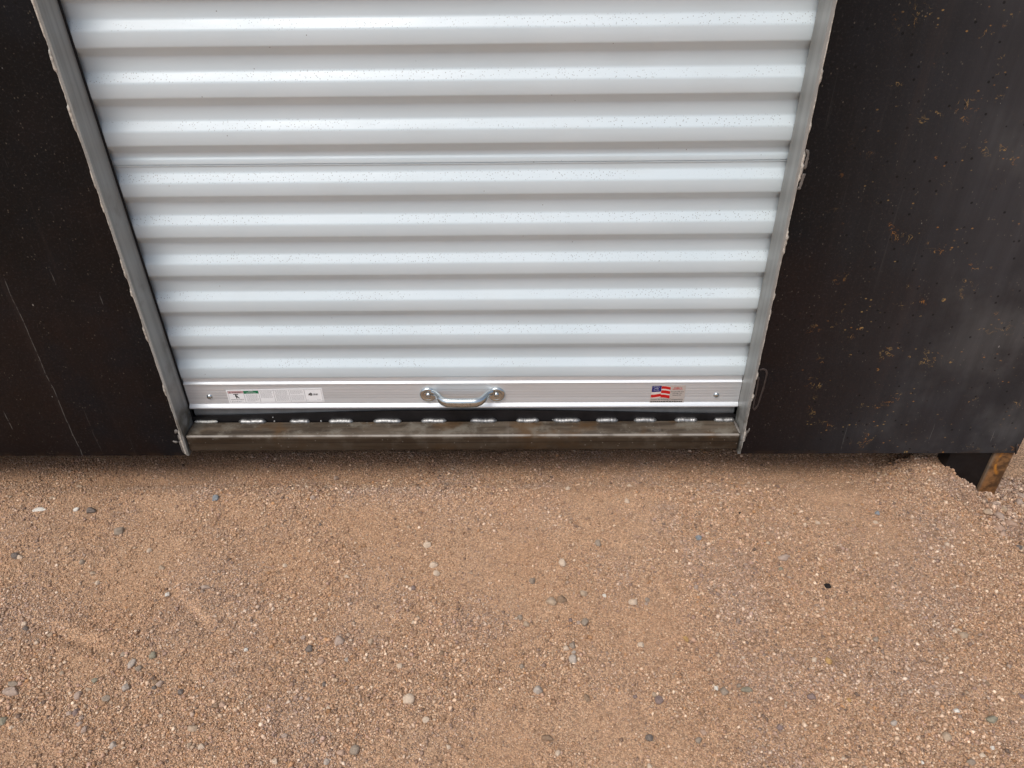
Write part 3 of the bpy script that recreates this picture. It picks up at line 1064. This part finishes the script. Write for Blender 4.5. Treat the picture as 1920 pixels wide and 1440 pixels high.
for q, (a, b, sz) in enumerate(BEADS):
    bm = bmesh.new()
    r = random.Random(q)
    n = 26
    P, R_ = [], []
    for i in range(n+1):
        t = i/n
        e = min(1, min(t, 1-t)*7+.28)
        P.append((a+(b-a)*t, .0515 + r.uniform(-.0003, .0003), -.0642 + .0005*math.sin(t*9+q) + r.uniform(-.0002, .0002)))
        R_.append(.0056*sz*e*(1+.03*math.sin(i*2.1)+r.uniform(-.03, .03)))
    tube_bm(bm, P, R_, 10, flat=1.15)
    o = bm_obj('weld_bead', bm, WELD if q else SEAM, sill, True)
for q, (x, z, s) in enumerate(((-.4205, -.0645, .0022), (-.316, -.0645, .0024), (-.422, -.0535, .0016), (.2, -.0630, .0018))):
    bm = bmesh.new()
    bmesh.ops.create_icosphere(bm, subdivisions=2, radius=s)
    bmesh.ops.translate(bm, verts=bm.verts, vec=(x, .0528, z))
    bm_obj('weld_drop', bm, WELD, sill, True)
# slag piece between sill and right jamb
bm = bmesh.new()
tube_bm(bm, [(.6005, .048, -.0640), (.6010, .036, -.0632), (.6020, .018, -.0635), (.6035, .006, -.0650)], [.0022, .0030, .0030, .0018], 8, frame=Vector((0, 0, 1)), flat=.7)
bm_obj('weld_bead', bm, MARK, sill, True)

# rubber door guides behind the jambs
cpart(box('door_guide', XL+.0052, XL+.0088, D0-.0016, D0+.0005, -.0655, 1.98, RUBBER, cont))

# ------------------------------------------------------------------ roll-up door
door = thing('roller_door', (0, D0, -.055), 'white corrugated roll up door with aluminium bottom bar and pull handle', 'roller door')
door_inv = Matrix.Translation((0, -D0, .055))


def dpart(o):
    o.matrix_parent_inverse = door_inv
    return o


def curtain():
    P = .0816238
    z_on = .715742                       # lower crest edge of the topmost rib in view
    dd, hz, cr = .0122, .0150, .0262     # depth, slope height, crest height
    def rib(zc):                         # bottom-up from the crest's lower edge
        return [(dd, zc-hz*1.22, 0), (dd*.985, zc-hz*1.08, 0), (dd*.94, zc-hz*.95, 0), (dd*.84, zc-hz*.83, 0), (dd*.12, zc-hz*.09, 0), (dd*.02, zc+hz*.04, 0), (-.0002, zc+hz*.18, 0),
                (-.0005, zc+cr*.5, 0), (-.0002, zc+cr-hz*.20, 0), (dd*.03, zc+cr-hz*.02, .5), (dd*.12, zc+cr+hz*.12, 1), (dd*.85, zc+cr+hz*.88, 1), (dd*.95, zc+cr+hz*1.02, .6), (dd, zc+cr+hz*1.2, 0)]
    prof = []
    ons = [z_on - n*P for n in range(-15, 3)] + [z_on - (n+.154)*P for n in range(3, 9)]
    ons.sort()
    for zc in ons:
        if abs(zc - (z_on - 2*P)) < 1e-6:     # overlap of two sheets under this rib
            prof += [(dd, .5105, 0), (dd-.0016, .5126, 0), (dd-.0017, .5140, 0), (dd-.0002, .5156, 0), (dd, .5160, 0), (dd-.0030, .5164, 0), (dd-.0030, .5172, 0), (dd-.0028, .5248, 0), (dd-.0022, .5258, 0), (dd-.0004, .5280, 0), (dd, .5290, 0)]
        prof += rib(zc)
    prof = [q for q in prof if q[1] > .038]
    prof.insert(0, (dd, .030, 0))
    prof = [q for i, q in enumerate(prof) if i == 0 or q[1] > prof[i-1][1]-.0015]
    xs = np.concatenate([[-.6240], np.linspace(-.598, .598, 24), [.6240]])
    vs, fs, du = [], [], []
    for j, (y, z, d) in enumerate(prof):
        for x in xs:
            wob = .0010*(vnoise(np.array([x]), np.array([z]), 3.5, 150)[0]-.5)
            vs.append((x, D0+.0015+y+wob, z + .0012*(vnoise(np.array([x]), np.array([z*.4]), 2.2, 151)[0]-.5)))
            du.append(d)
    m = len(xs)
    for j in range(len(prof)-1):
        for i in range(m-1):
            fs.append((j*m+i, j*m+i+1, (j+1)*m+i+1, (j+1)*m+i))
    o = mesh_obj('curtain', vs, fs, DOOR, door, smooth=True)
    at = o.data.attributes.new('dust', 'FLOAT', 'POINT')
    at.data.foreach_set('value', du)
    bm = bmesh.new()
    bm.from_mesh(o.data)
    for e in bm.edges:
        if len(e.link_faces) == 2 and e.calc_face_angle(0) > math.radians(32):
            e.smooth = False
    bm.to_mesh(o.data)
    bm.free()
    md = o.modifiers.new('thickness', 'SOLIDIFY')
    md.thickness = .0007
    md.offset = -1
    return dpart(o)


curtain()


def extrude_profile(name, prof, x0, x1, mat, parent, closed=True, n=2):
    xs = np.linspace(x0, x1, n)
    vs = [(x, y, z) for x in xs for (y, z) in prof]
    m = len(prof)
    fs = []
    for i in range(n-1):
        for k in range(m if closed else m-1):
            a, b = i*m+k, i*m+(k+1) % m
            fs.append((a, a+m, b+m, b))
    if closed:
        fs.append(tuple(range(m)))
        fs.append(tuple(range((n-1)*m, n*m))[::-1])
    me = mesh_obj(name, vs, fs, mat, parent)
    bm = bmesh.new()
    bm.from_mesh(me.data)
    bmesh.ops.recalc_face_normals(bm, faces=bm.faces)
    for f in bm.faces:
        f.smooth = len(f.verts) == 4
    for e in bm.edges:
        if len(e.link_faces) == 2 and e.calc_face_angle(0) > math.radians(22):
            e.smooth = False
    bm.to_mesh(me.data)
    bm.free()
    return me


def groove(z, d):
    return [(D0, z+.0010), (D0+d, z+.0003), (D0+d, z-.0003), (D0, z-.0010)]


bar = [(D0+.020, .0510), (D0+.0095, .0510), (D0+.0034, .0500), (D0+.0034, .0388), (D0+.0030, .0380), (D0+.0002, .0360), (D0-.0010, .0350), (D0-.0010, .0344), (D0, .0338)]
for gz in (.0265, .0235, .0165, .0095, .0025, -.0045):
    bar += groove(gz, .00014)
bar += [(D0, -.0165), (D0, -.0185), (D0-.0012, -.0198), (D0-.0046, -.0232), (D0-.0058, -.0250), (D0-.0060, -.0270), (D0-.0050, -.0288), (D0-.0030, -.0296), (D0+.004, -.0298), (D0+.020, -.0298)]
bb = dpart(extrude_profile('bottom_bar', bar, -.6008, .6042, ALU, door, n=2))
sealp = [(D0+.0040, -.0310), (D0+.0030, -.0390), (D0+.0020, -.0450), (D0+.0026, -.0500), (D0+.0050, -.0545), (D0+.0090, -.0560), (D0+.016, -.0540), (D0+.016, -.0310)]
dpart(extrude_profile('bottom_seal', sealp, -.5975, .6000, SEAL, door))

RIV = [(1.0, 0), (.97, .12), (.80, .38), (.45, .56), (0, .62)]
for (x, z) in ((-.5518, .0010), (.5539, .0000)):
    bm = bmesh.new()
    dome_bm(bm, (x, D0, z), [(r*.0066, h*.0066) for r, h in RIV], 20)
    bm_obj('rivet', bm, ZINC, bb, True)

# pull handle: pressed rod with two round cups
hy = D0 - .0003
CUPS = (-.0715, .0768)
bm = bmesh.new()
for cx in CUPS:
    dome_bm(bm, (cx, hy, .0052), [(.0186, 0), (.0190, .0016), (.0182, .0036), (.0160, .0050), (.0135, .0052), (.0118, .0042), (.0095, .0036), (0, .0036)], 32)
mid = (CUPS[0]+CUPS[1])/2
def rod(t):                      # t -1..1
    s = 1 if t > 0 else -1
    u = abs(t)
    hw = (CUPS[1]-CUPS[0])/2
    x = hw*np.interp(u, [0, .45, .60, .72, .82, .92, 1], [0, .40, .53, .63, .70, .775, .86])
    y = np.interp(u, [0, .45, .60, .72, .82, .92, 1], [.0330, .0325, .0295, .0235, .0160, .0085, .0035])
    z = np.interp(u, [0, .45, .60, .72, .82, .92, 1], [.0060, .0064, .0076, .0098, .0120, .0135, .0120])
    return (mid + s*x, hy - y, z)
ts = np.linspace(-1, 1, 41)
tube_bm(bm, [rod(t) for t in ts], [float(np.interp(abs(t), [0, .5, .75, .9, 1], [.0112, .0108, .0084, .0074, .0082])) for t in ts], 16, flat=.72)
handle = dpart(bm_obj('handle', bm, ZINC, door, True, math.radians(60)))
for cx in CUPS:
    bm = bmesh.new()
    dome_bm(bm, (cx, hy-.0034, .0055), [(r*.0062, h*.0068) for r, h in RIV], 18)
    bm_obj('rivet', bm, ZINC, handle, True)


# ------------------------------------------------------------------ stickers
class Sticker:
    def __init__(self, name, origin, angle, mats):
        self.name, self.o, self.c, self.s = name, origin, math.cos(angle), math.sin(angle)
        self.v, self.f, self.mi, self.mats = [], [], [], mats

    def pt(self, u, v, lift):
        return (self.o[0] + u*self.c - v*self.s, D0 - .0006 - lift, self.o[1] + u*self.s + v*self.c)

    def poly(self, pts, mat, lift):
        b = len(self.v)
        self.v += [self.pt(u, v, lift) for u, v in pts]
        self.f.append(tuple(range(b, b+len(pts))))
        self.mi.append(self.mats.index(mat))

    def rect(self, u0, v0, u1, v1, mat, lift=.00015):
        self.poly([(u0, v0), (u1, v0), (u1, v1), (u0, v1)], mat, lift)

    def slab(self, w, h, mat, t=.0003):
        b = len(self.v)
        for l in (-.0004, 0):
            self.v += [self.pt(u, v, l) for u, v in ((0, 0), (w, 0), (w, h), (0, h))]
        self.f += [(b+4, b+5, b+6, b+7)] + [(b+k, b+(k+1) % 4, b+4+(k+1) % 4, b+4+k) for k in range(4)]
        self.mi += [self.mats.index(mat)]*5

    def text(self, s, u, v, size, mat, lift=.0003, align='LEFT', shear=0.0, width=None):
        cu = bpy.data.curves.new('lettering', 'FONT')
        cu.body = s
        cu.size = size
        cu.align_x = align
        cu.shear = shear
        cu.resolution_u = 3
        ob = bpy.data.objects.new('lettering', cu)
        COL.objects.link(ob)
        dg = bpy.context.evaluated_depsgraph_get()
        me = bpy.data.meshes.new_from_object(ob.evaluated_get(dg))
        bpy.data.objects.remove(ob)
        xs = [q.co.x for q in me.vertices]
        k = 1.0
        if width and xs:
            k = width/(max(xs)-min(xs))
        b = len(self.v)
        self.v += [self.pt(u + q.co.x*k, v + q.co.y, lift) for q in me.vertices]
        for p in me.polygons:
            self.f.append(tuple(b+i for i in p.vertices))
            self.mi.append(self.mats.index(mat))
        bpy.data.meshes.remove(me)

    def lines(self, u0, u1, v_top, n, pitch, mat, seed, th=.0006):
        r = random.Random(seed)
        for i in range(n):
            u = u0
            end = u1 - r.random()*(u1-u0)*(.12 if i < n-1 else .5)
            v = v_top - i*pitch
            while u < end:
                l = r.uniform(.0016, .0045)
                self.rect(u, v-th, min(u+l, end), v, mat, .0002)
                u += l + .0009

    def done(self):
        return dpart(mesh_obj(self.name, self.v, self.f, self.mats, door, mi=self.mi))


W_, H_ = .2100, .0365
s = Sticker('warning_sticker', (-.5112, -.0178), math.radians(1.25), [STICK_W, INK, INK_G, PINK, GREEN])
s.slab(W_, H_, STICK_W)
for (u0, v0, u1, v1) in ((.0025, .0022, .2075, .0027), (.0025, .0338, .2075, .0343), (.0025, .0022, .0030, .0343), (.2070, .0022, .2075, .0343)):
    s.rect(u0, v0, u1, v1, INK_G, .0002)
cols = [.0025, .0370, .0700, .1030, .1370, .1705, .2075]
for c in cols[1:-1]:
    s.rect(c-.0003, .0022, c+.0003, .0343, INK_G, .00022)
s.rect(.0030, .0275, .0366, .0342, PINK)
s.poly([(.0055, .0284), (.0093, .0284), (.0074, .0322)], INK, .0003)
s.text('WARNING', .0110, .0284, .0052, INK, .0003, width=.0215)
# pictogram: falling bar over a crouched figure
s.rect(.0135, .0242, .0245, .0262, INK, .0002)
s.poly([(.0160, .0205), (.0185, .0225), (.0215, .0215), (.0240, .0165), (.0262, .0150), (.0255, .0140), (.0225, .0150), (.0205, .0180), (.0198, .0140), (.0178, .0140), (.0185, .0190), (.0165, .0190)], INK, .0002)
s.poly([(.0186+.0016*math.cos(q*.785), .0230+.0014*math.sin(q*.785)) for q in range(8)], INK, .00025)
s.lines(.0060, .0350, .0120, 2, .0016, INK, 1)
s.lines(.0055, .0350, .0068, 2, .0020, INK, 2)
s.rect(.0374, .0262, .0696, .0342, GREEN)
s.text('SAFETY', .0535, .0308, .0032, STICK_W, .0003, 'CENTER', width=.0110)
s.text('INSTRUCTIONS', .0535, .0271, .0032, STICK_W, .0003, 'CENTER', width=.0205)
s.lines(.0410, .0680, .0236, 9, .0022, INK_G, 3)
s.lines(.0730, .1005, .0318, 9, .0021, INK_G, 4)
s.lines(.1060, .1350, .0322, 14, .0020, INK_G, 5)
s.lines(.1395, .1680, .0318, 5, .0021, INK_G, 6)
s.lines(.1395, .1690, .0196, 7, .0022, INK_G, 7)
# oval emblem with slanted lettering strokes
s.poly([(.1835+.0032*math.cos(q*.524), .0212+.0040*math.sin(q*.524)) for q in range(12)], INK, .0002)
s.poly([(.1838+.0016*math.cos(q*.524), .0214+.0022*math.sin(q*.524)) for q in range(12)], INK_G, .0003)
for q, u in enumerate((.1775, .1790, .1880, .1902, .1925, .1948, .1968)):
    s.poly([(u, .0188), (u+.0013, .0188), (u+.0024, .0228), (u+.0011, .0228)], INK if q % 2 else INK_G, .00025)
s.rect(.1775, .0184, .1985, .0190, INK, .00022)
s.lines(.1728, .1765, .0060, 1, .002, INK_G, 8)
s.lines(.1950, .2050, .0064, 1, .002, INK_G, 9)
o = s.done()
o['label'] = 'white six panel safety warning sticker'

w_, h_ = .0745, .0470
s = Sticker('flag_sticker', (.4108, -.0198), 0.0, [STICK_S, NAVY, RED, STICK_W, INK, STICK_T])
s.slab(w_, h_, STICK_S)
def wave(u):
    return .0016*math.sin((u/.041)*math.pi*1.9 - 2.2)
def stripe(u0, u1, v0, v1, mat, lift):
    n = 12
    top = [(u0+(u1-u0)*i/n, v1+wave(u0+(u1-u0)*i/n)) for i in range(n+1)]
    bot = [(u0+(u1-u0)*i/n, v0+wave(u0+(u1-u0)*i/n)) for i in range(n+1)]
    for i in range(n):
        s.poly([bot[i], bot[i+1], top[i+1], top[i]], mat, lift)
stripe(.0015, .0420, .0130, .0440, STICK_T, .00015)
stripe(.0225, .0420, .0362, .0432, RED, .0003)
stripe(.0225, .0420, .0246, .0326, RED, .0003)
stripe(.0015, .0225, .0160, .0236, RED, .0003)
stripe(.0225, .0420, .0130, .0212, RED, .0003)
s.poly([(.0020, .0290), (.0222, .0305), (.0222, .0458), (.0035, .0458), (.0022, .0448)], NAVY, .00032)
s.text('PROUDLY', .0121, .0418, .0030, STICK_W, .00045, 'CENTER', width=.0145)
s.text('MADE', .0121, .0376, .0030, STICK_W, .00045, 'CENTER', width=.0085)
s.text('IN U.S.A.', .0121, .0334, .0032, STICK_W, .00045, 'CENTER', width=.0125)
s.text('DBCI', .0480, .0372, .0072, RED, .0003, shear=.3, width=.0180)
s.poly([(.0465, .0358), (.0690, .0366), (.0690, .0374), (.0465, .0368)], RED, .00028)
s.text('Douglasville, GA', .0440, .0288, .0036, INK, .0003, width=.0270)
s.text('Chandler, AZ', .0475, .0240, .0036, INK, .0003, width=.0200)
s.text('Houston, TX', .0475, .0192, .0036, INK, .0003, width=.0185)
s.text('Doors & Building Components', .0020, .0078, .0052, INK, .0003, width=.0690)
r = random.Random(4)
u = .0015
while u < .0705:
    l = r.uniform(.003, .006)
    s.rect(u, .0022, min(u+l, .0715), .0048, INK, .0003)
    u += l+.0009
o = s.done()
o['label'] = 'silver maker sticker with a red and white striped flag'
